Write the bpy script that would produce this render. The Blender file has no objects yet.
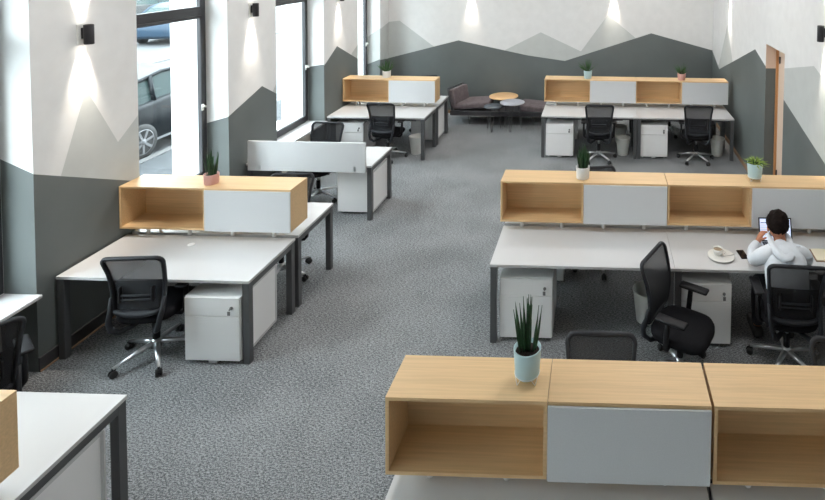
import bpy, bmesh, math, random
from mathutils import Vector, Matrix, Euler
from mathutils.geometry import delaunay_2d_cdt
random.seed(7)
PI = math.pi
scene = bpy.context.scene
C = scene.collection

# ------------------------------------------------------------------ camera
S = 0.945
F_PX, CAM_H, PITCH, YAW, ROLL, SH, SX = 548.02, 3.8139*S, .03998, .01851, .01277, -273.467, 177.093
def _axes():
    cp, sp = math.cos(PITCH), math.sin(PITCH); cy, sy = math.cos(YAW), math.sin(YAW); cr, sr = math.cos(ROLL), math.sin(ROLL)
    Ry = Matrix(((cy, -sy, 0), (sy, cy, 0), (0, 0, 1)))
    right = Vector((1, 0, 0)); fwd = Vector((0, cp, -sp)); up = Vector((0, sp, cp))
    return Ry @ (cr*right + sr*up), Ry @ fwd, Ry @ (-sr*right + cr*up)
r_, f_, u_ = _axes()
cd = bpy.data.cameras.new('camera'); cam = bpy.data.objects.new('camera', cd); C.objects.link(cam)
M = Matrix.Identity(4)
for i in range(3):
    M[i][0] = r_[i]; M[i][1] = u_[i]; M[i][2] = -f_[i]
M[0][3], M[1][3], M[2][3] = 0, 0, CAM_H
cam.matrix_world = M
cd.sensor_fit = 'HORIZONTAL'; cd.sensor_width = 36; cd.lens = 36*F_PX/825
cd.shift_x = -SX/825; cd.shift_y = SH/825
cd.clip_start = .05; cd.clip_end = 300
scene.camera = cam

# ------------------------------------------------------------------ light and exposure
scene.view_settings.view_transform = 'Standard'; scene.view_settings.look = 'None'
scene.view_settings.exposure = 0.08; scene.view_settings.gamma = 1; scene.view_settings.use_curve_mapping = False
SKY_STRENGTH = 13.5
CEIL_POWER = 33
SCONCE_POWER = 130
w = bpy.data.worlds.new('sky'); scene.world = w; w.use_nodes = True
bg = w.node_tree.nodes['Background']; bg.inputs[0].default_value = (.85, .93, 1, 1); bg.inputs[1].default_value = SKY_STRENGTH
CEIL_COL = (1.0, .98, .96)
SCONCE_COL = (1.0, .90, .78)

# ------------------------------------------------------------------ materials
def srgb(r, g, b):
    f = lambda c: (c/255/12.92 if c/255 <= .04045 else ((c/255+.055)/1.055)**2.4)
    return (f(r), f(g), f(b), 1)
MATS = {}
def mat(name, col, rough=.5, metal=0, **k):
    m = bpy.data.materials.new(name); m.use_nodes = True
    nt = m.node_tree; b = nt.nodes['Principled BSDF']
    b.inputs['Base Color'].default_value = col; b.inputs['Roughness'].default_value = rough; b.inputs['Metallic'].default_value = metal
    if 'spec' in k: b.inputs['Specular IOR Level'].default_value = k['spec']
    var = k.get('var', 0)
    if var:
        tc = nt.nodes.new('ShaderNodeTexCoord'); mp = nt.nodes.new('ShaderNodeMapping'); nz = nt.nodes.new('ShaderNodeTexNoise')
        mp.inputs['Scale'].default_value = k.get('scale', (20, 20, 20))
        nz.inputs['Scale'].default_value = 1; nz.inputs['Detail'].default_value = k.get('detail', 4)
        rp = nt.nodes.new('ShaderNodeMapRange'); rp.inputs['From Min'].default_value = .3; rp.inputs['From Max'].default_value = .7
        rp.inputs['To Min'].default_value = 1-var; rp.inputs['To Max'].default_value = 1+var
        mx = nt.nodes.new('ShaderNodeVectorMath'); mx.operation = 'SCALE'; mx.inputs[0].default_value = col[:3]
        nt.links.new(tc.outputs['Object'], mp.inputs[0]); nt.links.new(mp.outputs[0], nz.inputs['Vector'])
        nt.links.new(nz.outputs['Fac'], rp.inputs['Value']); nt.links.new(rp.outputs[0], mx.inputs['Scale'])
        nt.links.new(mx.outputs[0], b.inputs['Base Color'])
        if k.get('bump'):
            bp = nt.nodes.new('ShaderNodeBump'); bp.inputs['Strength'].default_value = k['bump']; bp.inputs['Distance'].default_value = .01
            nt.links.new(nz.outputs['Fac'], bp.inputs['Height']); nt.links.new(bp.outputs[0], b.inputs['Normal'])
    MATS[name] = m; return m
def emis(name, col, strength):
    m = bpy.data.materials.new(name); m.use_nodes = True; b = m.node_tree.nodes['Principled BSDF']
    b.inputs['Base Color'].default_value = col; b.inputs['Emission Color'].default_value = col; b.inputs['Emission Strength'].default_value = strength
    MATS[name] = m; return m

PV = dict(var=.03, scale=(6, 6, 6), detail=6)
mat('paint_white', (.75, .75, .745, 1), .7, **PV)
mat('paint_pale', (.52, .54, .53, 1), .7, **PV)
mat('paint_dark', (.128, .145, .143, 1), .6, var=.10, scale=(1.3, 1.3, 1.3), detail=5)
mat('paint_beige', srgb(225, 200, 180), .7)
mat('ceiling_paint', (.75, .75, .74, 1), .8)
mat('skirting', (.05, .05, .052, 1), .5)
mat('skirting_wood', srgb(150, 120, 95), .5)
mat('oak', srgb(219, 184, 138), .45, var=.09, scale=(2.2, 70, 70), detail=5)
mat('oak_edge', srgb(200, 166, 122), .5)
mat('door_oak', srgb(196, 140, 90), .45, var=.08, scale=(60, 60, 2), detail=4)
mat('laminate_white', (.65, .65, .655, 1), .22, spec=.6)
mat('laminate_edge', (.5, .5, .5, 1), .4)
mat('felt_panel', (.64, .65, .665, 1), .8, var=.03, scale=(150, 150, 150), detail=2)
mat('steel_dark', (.085, .088, .092, 1), .45, 0, spec=.4)
mat('steel_white', (.86, .86, .86, 1), .4)
mat('alu', (.62, .63, .65, 1), .28, .9)
mat('lock_metal', (.25, .25, .25, 1), .35, .8)
mat('plastic_black', (.012, .012, .014, 1), .5, spec=.25)
mat('plastic_char', (.020, .022, .027, 1), .5, spec=.3)
mat('plastic_white', (.84, .84, .80, 1), .45)
mat('fabric_black', (.010, .010, .012, 1), .9, spec=.15, var=.25, scale=(160, 160, 160), detail=2)
mat('fabric_brown', srgb(108, 98, 100), .95, var=.2, scale=(14, 14, 14), detail=6, bump=.3)
mat('frame_dark', (.045, .045, .05, 1), .4)
mat('rubber', (.02, .02, .02, 1), .6)
mat('marble', (.66, .66, .67, 1), .25, var=.12, scale=(9, 9, 9), detail=8)
mat('radiator', (.66, .63, .56, 1), .45)
mat('sconce_black', (.02, .018, .022, 1), .4)
mat('pot_blue', srgb(188, 216, 222), .5)
mat('pot_pink', srgb(216, 168, 160), .5)
mat('pot_white', srgb(226, 228, 228), .4)
mat('soil', (.03, .02, .015, 1), .95, var=.3, scale=(80, 80, 80))
mat('leaf_dark', srgb(50, 84, 52), .5, var=.3, scale=(8, 8, 40))
mat('leaf_mid', srgb(62, 98, 56), .5, var=.25, scale=(30, 30, 30))
mat('leaf_light', srgb(150, 175, 80), .5, var=.25, scale=(30, 30, 30))
mat('china', (.82, .81, .77, 1), .2)
mat('coffee', (.35, .25, .15, 1), .3)
mat('phone_glass', (.01, .01, .012, 1), .12)
mat('paper', srgb(236, 226, 200), .8)
mat('leather_brown', srgb(120, 80, 50), .6)
mat('skin', srgb(190, 130, 100), .55)
mat('hair', (.010, .006, .005, 1), .9, spec=.15, var=.4, scale=(60, 60, 60))
mat('hoodie', srgb(222, 226, 232), .9, var=.04, scale=(18, 18, 18), bump=.25)
mat('trousers', (.02, .021, .026, 1), .9)
mat('shoe', (.03, .03, .03, 1), .7)
mat('table_wood', srgb(232, 190, 140), .4, var=.08, scale=(3, 60, 10))
mat('table_grey', srgb(178, 180, 188), .4)
mat('table_dark', srgb(84, 90, 98), .45)
mat('asphalt', (.075, .078, .082, 1), .9, var=.25, scale=(.8, .8, .8), detail=6)
mat('pavement', (.045, .05, .055, 1), .9, var=.22, scale=(7, 7, 7), detail=6)
mat('kerb', (.12, .12, .12, 1), .8)
mat('render_white', (.82, .82, .80, 1), .8)
mat('facade', (.55, .56, .55, 1), .8)
mat('facade_dark', (.12, .15, .17, 1), .3)
mat('car_dark', (.012, .015, .018, 1), .35, 0, spec=.15)
mat('car_blue', (.02, .04, .065, 1), .35, 0, spec=.2)
mat('car_grey', (.03, .035, .038, 1), .35, 0, spec=.2)
mat('car_glass', (.03, .05, .05, 1), .3, spec=.12)
mat('rim', (.22, .22, .23, 1), .5, 0)
mat('head_lamp', (.8, .8, .8, 1), .2)
emis('screen_glow', srgb(205, 215, 240), .75)
emis('lamp_disc', (1, .93, .82, 1), 25)
emis('diffuser', (1, .95, .89, 1), 2)

# carpet: speckled, woven grey
m = mat('carpet', (.2, .2, .2, 1), .95); nt = m.node_tree; b = nt.nodes['Principled BSDF']; b.inputs['Specular IOR Level'].default_value = .15
tc = nt.nodes.new('ShaderNodeTexCoord')
def nz(scale, detail=3, mp=None):
    n = nt.nodes.new('ShaderNodeTexNoise'); n.inputs['Scale'].default_value = scale; n.inputs['Detail'].default_value = detail
    if mp:
        q = nt.nodes.new('ShaderNodeMapping'); q.inputs['Scale'].default_value = mp; nt.links.new(tc.outputs['Object'], q.inputs[0]); nt.links.new(q.outputs[0], n.inputs['Vector'])
    else: nt.links.new(tc.outputs['Object'], n.inputs['Vector'])
    return n
n1 = nz(1, 4, (42, 150, 1)); n2 = nz(1, 3, (150, 85, 1)); n3 = nz(1.3, 3)
a1 = nt.nodes.new('ShaderNodeMath'); a1.operation = 'ADD'; nt.links.new(n1.outputs['Fac'], a1.inputs[0]); nt.links.new(n2.outputs['Fac'], a1.inputs[1])
a2 = nt.nodes.new('ShaderNodeMath'); a2.operation = 'MULTIPLY_ADD'; nt.links.new(n3.outputs['Fac'], a2.inputs[0]); a2.inputs[1].default_value = .25; nt.links.new(a1.outputs[0], a2.inputs[2])
cr = nt.nodes.new('ShaderNodeValToRGB'); mr = nt.nodes.new('ShaderNodeMapRange'); mr.inputs['From Min'].default_value = .78; mr.inputs['From Max'].default_value = 1.48
nt.links.new(a2.outputs[0], mr.inputs['Value']); nt.links.new(mr.outputs[0], cr.inputs[0])
e = cr.color_ramp.elements; e[0].position = .3; e[0].color = (.092, .098, .103, 1); e[1].position = .72; e[1].color = (.37, .38, .39, 1)
nt.links.new(cr.outputs[0], b.inputs['Base Color'])
bp = nt.nodes.new('ShaderNodeBump'); bp.inputs['Strength'].default_value = .4; bp.inputs['Distance'].default_value = .005
nt.links.new(a1.outputs[0], bp.inputs['Height']); nt.links.new(bp.outputs[0], b.inputs['Normal'])

# chair mesh fabric (see-through) and window glass
def seethrough(name, col, fac, glossy=False, rough=.8):
    m = bpy.data.materials.new(name); m.use_nodes = True; nt = m.node_tree; b = nt.nodes['Principled BSDF']
    b.inputs['Base Color'].default_value = col; b.inputs['Roughness'].default_value = rough
    t = nt.nodes.new('ShaderNodeBsdfTransparent'); mx = nt.nodes.new('ShaderNodeMixShader'); mx.inputs[0].default_value = fac
    nt.links.new(t.outputs[0], mx.inputs[1])
    if glossy:
        g = nt.nodes.new('ShaderNodeBsdfGlossy'); g.inputs['Roughness'].default_value = .02; nt.links.new(g.outputs[0], mx.inputs[2])
        t.inputs[0].default_value = (.95, .98, .97, 1)
    else: nt.links.new(b.outputs[0], mx.inputs[2])
    nt.links.new(mx.outputs[0], nt.nodes['Material Output'].inputs[0]); MATS[name] = m
seethrough('chair_mesh', (.018, .02, .025, 1), .86)
seethrough('chair_mesh_dense', (.016, .018, .022, 1), .93)
seethrough('window_glass', (1, 1, 1, 1), .05, True)

# ------------------------------------------------------------------ mesh helpers
class MB:
    def __init__(s): s.v = []; s.f = []; s.mi = []; s.sm = []; s.mats = []
    def m(s, name):
        if name not in s.mats: s.mats.append(name)
        return s.mats.index(name)
    def add(s, vs, fs, mt, smooth=False, T=None):
        o = len(s.v)
        for v in vs:
            v = Vector(v)
            s.v.append(T @ v if T is not None else v)
        k = s.m(mt)
        for f in fs: s.f.append([i+o for i in f]); s.mi.append(k); s.sm.append(smooth)
        return s
    def box(s, x0, x1, y0, y1, z0, z1, mt, T=None):
        vs = [(x, y, z) for z in (z0, z1) for y in (y0, y1) for x in (x0, x1)]
        return s.add(vs, [(0, 2, 3, 1), (4, 5, 7, 6), (0, 1, 5, 4), (2, 6, 7, 3), (0, 4, 6, 2), (1, 3, 7, 5)], mt, False, T)
    def rbox(s, x0, x1, y0, y1, z0, z1, r, mt, seg=3, T=None, smooth=True):
        bm = bmesh.new(); bmesh.ops.create_cube(bm, size=1)
        for v in bm.verts: v.co = Vector((x0+(v.co.x+.5)*(x1-x0), y0+(v.co.y+.5)*(y1-y0), z0+(v.co.z+.5)*(z1-z0)))
        bmesh.ops.bevel(bm, geom=bm.edges[:], offset=r, segments=seg, affect='EDGES', profile=.5)
        bm.verts.index_update()
        s.add([v.co for v in bm.verts], [[v.index for v in f.verts] for f in bm.faces], mt, smooth, T); bm.free(); return s
    def lathe(s, prof, mt, n=24, T=None, smooth=True, cap=True):
        vs = []; fs = []
        for r, z in prof:
            for i in range(n): a = 2*PI*i/n; vs.append((r*math.cos(a), r*math.sin(a), z))
        for j in range(len(prof)-1):
            for i in range(n): fs.append((j*n+i, j*n+(i+1) % n, (j+1)*n+(i+1) % n, (j+1)*n+i))
        if cap:
            if prof[0][0] > 1e-4: fs.append(tuple(reversed(range(n))))
            if prof[-1][0] > 1e-4: fs.append(tuple((len(prof)-1)*n+i for i in range(n)))
        return s.add(vs, fs, mt, smooth, T)
    def cyl(s, p0, p1, r0, mt, r1=None, n=12, smooth=True):
        return s.tube([p0, p1], [r0, r0 if r1 is None else r1], mt, n, smooth)
    def tube(s, pts, rad, mt, n=8, smooth=True, closed=False, sx=1, up=None, cap=True):
        pts = [Vector(p) for p in pts]; N = len(pts)
        if not isinstance(rad, (list, tuple)): rad = [rad]*N
        vs = []; prev = None
        for i, p in enumerate(pts):
            if closed: t = (pts[(i+1) % N]-pts[i-1]).normalized()
            else: t = (pts[min(i+1, N-1)]-pts[max(i-1, 0)]).normalized()
            ref = Vector(up) if up else (prev if prev is not None else (Vector((0, 0, 1)) if abs(t.z) < .9 else Vector((1, 0, 0))))
            a = ref-t*ref.dot(t)
            if a.length < 1e-5: a = Vector((1, 0, 0))-t*t.x
            a.normalize(); bb = t.cross(a); prev = a
            for k in range(n):
                g = 2*PI*k/n + (PI/4 if n == 4 else 0); vs.append(p+rad[i]*(math.cos(g)*a*sx+math.sin(g)*bb))
        fs = []
        for i in range(N if closed else N-1):
            j = (i+1) % N
            for k in range(n): fs.append((i*n+k, i*n+(k+1) % n, j*n+(k+1) % n, j*n+k))
        if not closed and cap: fs.append(tuple(reversed(range(n)))); fs.append(tuple((N-1)*n+k for k in range(n)))
        return s.add(vs, fs, mt, smooth)
    def prism(s, poly, axis, a0, a1, mt, smooth=False):
        # poly in the two remaining axes, extruded along axis
        def P(u, v, a): return {'x': (a, u, v), 'y': (u, a, v), 'z': (u, v, a)}[axis]
        n = len(poly); vs = [P(u, v, a0) for u, v in poly]+[P(u, v, a1) for u, v in poly]
        fs = [tuple(range(n)), tuple(reversed(range(n, 2*n)))]+[(i, (i+1) % n, n+(i+1) % n, n+i) for i in range(n)]
        return s.add(vs, fs, mt, smooth)
    def build(s, name, parent=None, bevel=0, sub=0, loc=None, rot=None, fixn=True):
        me = bpy.data.meshes.new(name); me.from_pydata([tuple(v) for v in s.v], [], s.f)
        for k in s.mats: me.materials.append(MATS[k])
        for p, i, q in zip(me.polygons, s.mi, s.sm): p.material_index = i; p.use_smooth = q
        if fixn:
            bm = bmesh.new(); bm.from_mesh(me); bmesh.ops.recalc_face_normals(bm, faces=bm.faces[:]); bm.to_mesh(me); bm.free()
        me.update()
        o = bpy.data.objects.new(name, me); C.objects.link(o)
        if parent: o.parent = parent
        if bevel:
            b = o.modifiers.new('bevel', 'BEVEL'); b.width = bevel; b.segments = 2; b.limit_method = 'ANGLE'
        if sub:
            b = o.modifiers.new('sub', 'SUBSURF'); b.levels = sub; b.render_levels = sub
        if loc: o.location = loc
        if rot: o.rotation_euler = rot
        return o
def tag(o, label=None, cat=None, group=None, kind=None):
    if label: o['label'] = label
    if cat: o['category'] = cat
    if group: o['group'] = group
    if kind: o['kind'] = kind
    return o
def thing(name, loc=(0, 0, 0), rz=0):
    o = bpy.data.objects.new(name, None); C.objects.link(o); o.location = loc; o.rotation_euler = (0, 0, rz); o.empty_display_size = .1
    return o
def copy_tree(o, parent=None):
    c = o.copy(); C.objects.link(c)
    if parent: c.parent = parent
    for ch in list(o.children): copy_tree(ch, c)
    return c
USED = set()
def place(proto, loc, rz, label, cat, group=None):
    o = proto if proto.name not in USED else copy_tree(proto)
    USED.add(proto.name)
    o.location = loc; o.rotation_euler = (0, 0, rz); tag(o, label, cat, group); return o
def struct(o): o['kind'] = 'structure'; return o

# painted wall plane: outer polygon cut into paint areas (u, v) -> 3D by fn
def paint_plane(mb, outer, regions, fn, base='paint_white'):
    def inside(p, poly):
        c = False; n = len(poly)
        for i in range(n):
            x1, y1 = poly[i]; x2, y2 = poly[(i+1) % n]
            if (y1 > p[1]) != (y2 > p[1]) and p[0] < (x2-x1)*(p[1]-y1)/(y2-y1)+x1: c = not c
        return c
    vs = []; es = []
    for poly in [outer]+[r[0] for r in regions]:
        o = len(vs); n = len(poly); vs += [Vector(p) for p in poly]; es += [(o+i, o+(i+1) % n) for i in range(n)]
    V, E_, Fc, *_ = delaunay_2d_cdt(vs, es, [], 0, 1e-5)
    for f in Fc:
        c = [sum(V[i][k] for i in f)/len(f) for k in (0, 1)]
        if not inside(c, outer): continue
        mt = base
        for poly, mm in regions:
            if inside(c, poly): mt = mm
        if mt is None: continue
        mb.add([fn(*V[i]) for i in f], [tuple(range(len(f)))], mt)

# ------------------------------------------------------------------ the setting
XL, XW, XO = -4.72, -5.00, -5.46      # pier front, window plane, outer face
XR, YB, YF, ZC = 2.53, 12.15, -1.2, 4.45
SILL, TRANS, WTOP = .68, 2.83, 4.1
o = struct(MB().box(XW-.45, XR+.6, YF-.2, YB+.2, -.12, 0, 'carpet').build('floor'))
o['label'] = 'grey speckled carpet floor'
struct(MB().box(XW-.45, XR+.6, YF-.2, YB+.2, ZC, ZC+.15, 'ceiling_paint').build('ceiling'))

wins = [(-1.80, -.43), (.62, 2.00), (3.05, 4.43), (5.48, 6.84), (7.88, 9.27), (10.59, 11.68)]
piers = [(YF, -1.80), (-.43, .62), (2.00, 3.05), (4.43, 5.48), (6.84, 7.88), (9.27, 10.59), (11.68, YB)]
D_, P_ = 'paint_dark', 'paint_pale'
pier_paint = {
    0: [([(-3, 0), (-1, 0), (-1, 1.5), (-3, 1.3)], D_)],
    1: [([(-1, 0), (1, 0), (1, 1.4), (.1, 1.8), (-1, 1.5)], D_)],
    2: [([(1.9, 0), (3.2, 0), (3.2, 1.75), (2.4, 1.5), (1.9, 1.7)], D_)],
    3: [([(4.43, 1.65), (4.64, 1.60), (4.917, 2.307), (5.238, 1.701), (5.6, 2.0), (5.6, 1.2), (4.43, 1.5)], P_), ([(4.3, 0), (5.6, 0), (5.6, 1.15), (4.43, 1.707), (4.3, 1.75)], D_)],
    4: [([(7.70, 1.40), (7.795, 1.567), (7.95, 1.74), (7.95, 1.3)], P_), ([(6.7, 0), (8, 0), (8, 1.44), (7.539, 1.702), (6.83, 1.474), (6.7, 1.43)], D_)],
    5: [([(10.25, 1.45), (10.333, 1.665), (10.7, 1.84), (10.7, 1.3)], P_), ([(9, 0), (10.7, 0), (10.7, 1.45), (9.737, 1.899), (9.268, 1.632), (9, 1.5)], D_)],
    6: [([(11.5, 1.0), (11.5, 1.85), (11.68, 1.94), (12.3, 2.06), (12.3, 1.0)], P_), ([(11.5, 0), (12.3, 0), (12.3, 1.20), (11.5, 1.29)], D_)],
}
pier_paint[3][0][0][0:2] = [(4.66, 1.45), (4.66, 1.59)]
far_jamb = {0: (1.45, 1.5), 1: (1.6, 1.55), 2: (1.831, 1.709), 3: (1.388, 1.474), 4: (1.61, 1.66), 5: (1.173, 1.287)}
near_jamb = {0: (1.5, 1.5), 1: (1.4, 1.4), 2: (1.75, 1.75), 3: (1.25, 1.2), 4: (1.45, 1.44), 5: (1.4, 1.45)}
mb = MB()
for i, (a, b) in enumerate(piers):
    paint_plane(mb, [(a, 0), (b, 0), (b, ZC), (a, ZC)], pier_paint[i], lambda u, v: (XL, u, v))
for i, (a, b) in enumerate(wins):
    zo, zi = far_jamb[i]
    regs = [([(XW-.1, 0), (XL+.1, 0), (XL+.1, zi+(zi-zo)*.35), (XW-.1, zo-(zi-zo)*.35)], D_)]
    if i == 5: regs = [([(XW-.1, 1), (XL+.1, 1), (XL+.1, 2.04), (XW-.1, 1.69)], P_)]+regs
    paint_plane(mb, [(XW, 0), (XL, 0), (XL, ZC), (XW, ZC)], regs, lambda u, v: (u, b, v))
    zo, zi = near_jamb[i]
    paint_plane(mb, [(XW, 0), (XL, 0), (XL, ZC), (XW, ZC)], [([(XW-.1, 0), (XL+.1, 0), (XL+.1, zi), (XW-.1, zo)], D_)], lambda u, v: (u, a, v))
    mb.box(XO, XW, a, b, 0, SILL-.03, D_)                       # apron below the window
    mb.box(XO, XW, a, b, WTOP, ZC, 'paint_white')
    mb.add([(XW, a, WTOP), (XL, a, WTOP), (XL, b, WTOP), (XW, b, WTOP)], [(0, 1, 2, 3)], 'paint_white')
    mb.add([(XL, a, WTOP), (XL, a, ZC), (XL, b, ZC), (XL, b, WTOP)], [(0, 1, 2, 3)], 'paint_white')
for (a, b) in piers:                                            # masonry behind the plaster, white outside
    mb.box(XO, XL-.002, a+.001, b-.001, 0, ZC, 'render_white')
    mb.box(XO, XW, a, b, 0, ZC, 'render_white')
struct(mb.build('wall_left', fixn=False))

for i, (a, b) in enumerate(wins):
    wz = struct(thing('window_%d' % (i+1), (XW, a, SILL)))
    W, H = b-a, WTOP-SILL; T = TRANS-SILL
    fr = MB(); t = .075; dx = (-.06, 0)
    fr.box(dx[0], dx[1], 0, t, 0, H, 'frame_dark').box(dx[0], dx[1], W-t, W, 0, H, 'frame_dark')
    fr.box(dx[0], dx[1], t, W-t, 0, t, 'frame_dark').box(dx[0], dx[1], t, W-t, H-t, H, 'frame_dark').box(dx[0], dx[1], t, W-t, T-.05, T+.03, 'frame_dark')
    fr.build('window_frame', wz, bevel=.004)
    sa = MB(); s2 = t+.002; q = .035
    for z0, z1 in ((t, T-.05), (T+.03, H-t)):
        sa.box(-.03, .015, s2, s2+q, z0, z1, 'frame_dark').box(-.03, .015, W-s2-q, W-s2, z0, z1, 'frame_dark')
        sa.box(-.03, .015, s2, W-s2, z0, z0+q, 'frame_dark').box(-.03, .015, s2, W-s2, z1-q, z1, 'frame_dark')
    sa.build('sash', wz, bevel=.003)
    MB().box(-.018, -.012, t+.03, W-t-.03, t+.03, T-.08, 'window_glass').box(-.018, -.012, t+.03, W-t-.03, T+.06, H-t-.03, 'window_glass').build('pane', wz)
    h = MB(); h.rbox(.015, .027, W-.115, W-.085, .90, .98, .004, 'plastic_white'); h.cyl((.02, W-.10, .95), (.065, W-.10, .95), .009, 'plastic_white')
    h.tube([(.065, W-.10, .95), (.075, W-.11, .955), (.08, W-.17, .985)], .011, 'plastic_white'); h.build('window_handle', wz)
    s = MB().rbox(XW, XL+.055, a+.002, b-.002, SILL-.03, SILL, .006, 'marble', 2, smooth=False)
    so = struct(s.build('trim_%d' % (i+1))); so['label'] = 'white marble window board below window'
    s = MB().box(XO-.06, XW-.06, a, b, SILL-.06, SILL-.01, 'render_white'); so = struct(s.build('trim_%d' % (i+11)))

# radiators under the window boards
rad = thing('radiator')
r = MB(); r.rbox(0, .06, 0, 1.1, .12, .55, .01, 'radiator', smooth=False)
for k in range(22): r.box(.06, .066, .03+k*.048, .055+k*.048, .15, .52, 'radiator')
r.build('panel', rad)
MB().tube([(.03, 1.1, .5), (.03, 1.16, .5)], .022, 'plastic_white', n=12).build('valve', rad)
MB().tube([(.03, 1.155, .49), (.03, 1.165, .2), (.03, 1.165, 0)], .008, 'radiator').build('pipe', rad)
for i, lab in ((2, 'cream radiator under the nearest window board at the left edge'), (3, 'cream radiator under the window board behind the left workstation with the pink pot'), (4, 'cream radiator under the window board behind the screened desk')):
    place(rad, (XW+.06, wins[i][0]+.10, 0), 0, lab, 'radiator', 'radiators below the windows')

# back wall
dark = [(-4.8, 0), (XR+.1, 0), (XR+.1, 1.49), (2.526, 1.513), (1.161, 1.873), (-.754, 1.223), (-1.587, 1.334), (-3.145, 1.648), (-4.8, 1.20)]
regs = [([(-4.8, 1.1), (-4.8, 2.03), (-4.47, 2.07), (-3.70, 1.50), (-3.9, 1.1)], P_),
        ([(-2.10, 1.30), (-2.10, 1.445), (-1.299, 1.857), (-.397, 1.443), (-.754, 1.1)], P_),
        ([(-.754, 1.1), (-.397, 1.443), (.196, 2.273), (.835, 1.745), (.835, 1.3)], P_), (dark, D_)]
mb = MB(); paint_plane(mb, [(XL, 0), (XR, 0), (XR, ZC), (XL, ZC)], regs, lambda u, v: (u, YB, v))
mb.box(XL, XR, YB+.001, YB+.15, 0, ZC, 'render_white'); struct(mb.build('wall_back', fixn=False))
struct(MB().box(XL, XR, YF-.15, YF, 0, ZC, 'paint_white').build('wall_front'))
# right wall with doorway
DY0, DY1, DZ = 7.45, 8.28, 2.29
regs = [([(11.62, 1.28), (11.48, 1.343), (10.80, 2.26), (10.25, 1.5), (11.2, 1.2)], P_),
        ([(7.5, 2.08), (6.44, 2.33), (6.12, 2.23), (4.9, 1.5), (4.9, 0), (7.5, 0)], P_),
        ([(12.5, 0), (12.5, 1.6), (12.15, 1.49), (11.45, 1.24), (8.86, 2.11), (8.2, 1.92), (8.2, 0)], D_),
        ([(7.5, 0), (7.5, 1.68), (7.435, 1.66), (5.9, 1.26), (4.6, .9), (3.6, 1.5), (1.5, 1.2), (YF-1, 1.6), (YF-1, 0)], D_),
        ([(DY0, -.1), (DY1, -.1), (DY1, DZ), (DY0, DZ)], None)]
regs[3] = ([(7.5, 0), (7.5, 1.68), (7.435, 1.66), (6.05, 1.313), (5.2, .95), (3.6, 1.5), (1.5, 1.2), (YF-1, 1.6), (YF-1, 0)], D_)
mb = MB(); paint_plane(mb, [(YF, 0), (YB, 0), (YB, ZC), (YF, ZC)], regs, lambda u, v: (XR, u, v))
mb.box(XR+.001, XR+.24, YF, DY0, 0, ZC, 'render_white').box(XR+.001, XR+.24, DY1, YB, 0, ZC, 'render_white').box(XR+.001, XR+.24, DY0, DY1, DZ, ZC, 'render_white')
# reveals: beige above, dark below
for y, s_ in ((DY1, -.002), (DY0, .002)):
    mb.add([(XR, y+s_, 0), (XR+.15, y+s_, 0), (XR+.15, y+s_, 1.92), (XR, y+s_, 1.92)], [(0, 1, 2, 3)], 'paint_dark')
    mb.add([(XR, y+s_, 1.92), (XR+.15, y+s_, 1.92), (XR+.15, y+s_, DZ), (XR, y+s_, DZ)], [(0, 1, 2, 3)], 'paint_beige')
mb.add([(XR, DY0, DZ-.002), (XR+.15, DY0, DZ-.002), (XR+.15, DY1, DZ-.002), (XR, DY1, DZ-.002)], [(0, 1, 2, 3)], 'paint_beige')
struct(mb.build('wall_right', fixn=False))
dr = struct(thing('door_1', (XR+.15, DY0, 0)))
MB().box(.0, .08, 0, .04, 0, DZ, 'door_oak').box(0, .08, .79, .83, 0, DZ, 'door_oak').box(0, .08, .04, .79, DZ-.04, DZ, 'door_oak').build('door_frame', dr, bevel=.003)
MB().box(.03, .07, .042, .788, .01, DZ-.042, 'paint_beige').build('door_leaf', dr, bevel=.002)
MB().cyl((.015, .70, 2.02), (.015, .70, 2.12), .012, 'sconce_black').cyl((.015, .73, .3), (.015, .73, .4), .012, 'sconce_black').build('hinge', dr)
hd = MB(); hd.cyl((.03, .15, 1.02), (-.03, .15, 1.02), .01, 'lock_metal'); hd.tube([(-.03, .15, 1.02), (-.035, .20, 1.02), (-.035, .27, 1.02)], .009, 'lock_metal'); hd.build('door_handle', dr)

# baseboards
mb = MB()
for a, b in piers: mb.box(XL, XL+.012, a, b, 0, .12, 'skirting').box(XL+.012, XL+.022, a, b, 0, .012, 'skirting_wood')
struct(mb.build('baseboard_left'))
struct(MB().box(XL+.016, XR-.016, YB-.015, YB, 0, .07, 'skirting_wood').build('baseboard_back'))
struct(MB().box(XR-.015, XR, YF, DY0, 0, .07, 'skirting_wood').box(XR-.015, XR, DY1, YB, 0, .07, 'skirting_wood').build('baseboard_right'))

# ceiling luminaires (above the frame, the room's own light)
cl = thing('ceiling_light')
MB().rbox(-.62, .62, -.32, .32, -.06, 0, .008, 'steel_white', smooth=False).build('housing', cl)
MB().box(-.58, .58, -.28, .28, -.064, -.0605, 'diffuser').build('diffuser', cl)
ld = bpy.data.lights.new('ceiling_lamp', 'AREA'); ld.shape = 'RECTANGLE'; ld.size = 1.16; ld.size_y = .56; ld.energy = CEIL_POWER; ld.color = CEIL_COL[:3]
lo = bpy.data.objects.new('lamp', ld); C.objects.link(lo); lo.parent = cl; lo.location = (0, 0, -.075)
for i, (x, y) in enumerate([(-2.9, 4.2), (-2.9, 7.4), (-2.9, 10.4), (.9, 4.2), (.9, 7.4), (.9, 10.4)]):
    place(cl, (x, y, ZC), 0, 'white rectangular ceiling light above the office', 'ceiling light', 'ceiling lights')

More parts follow.
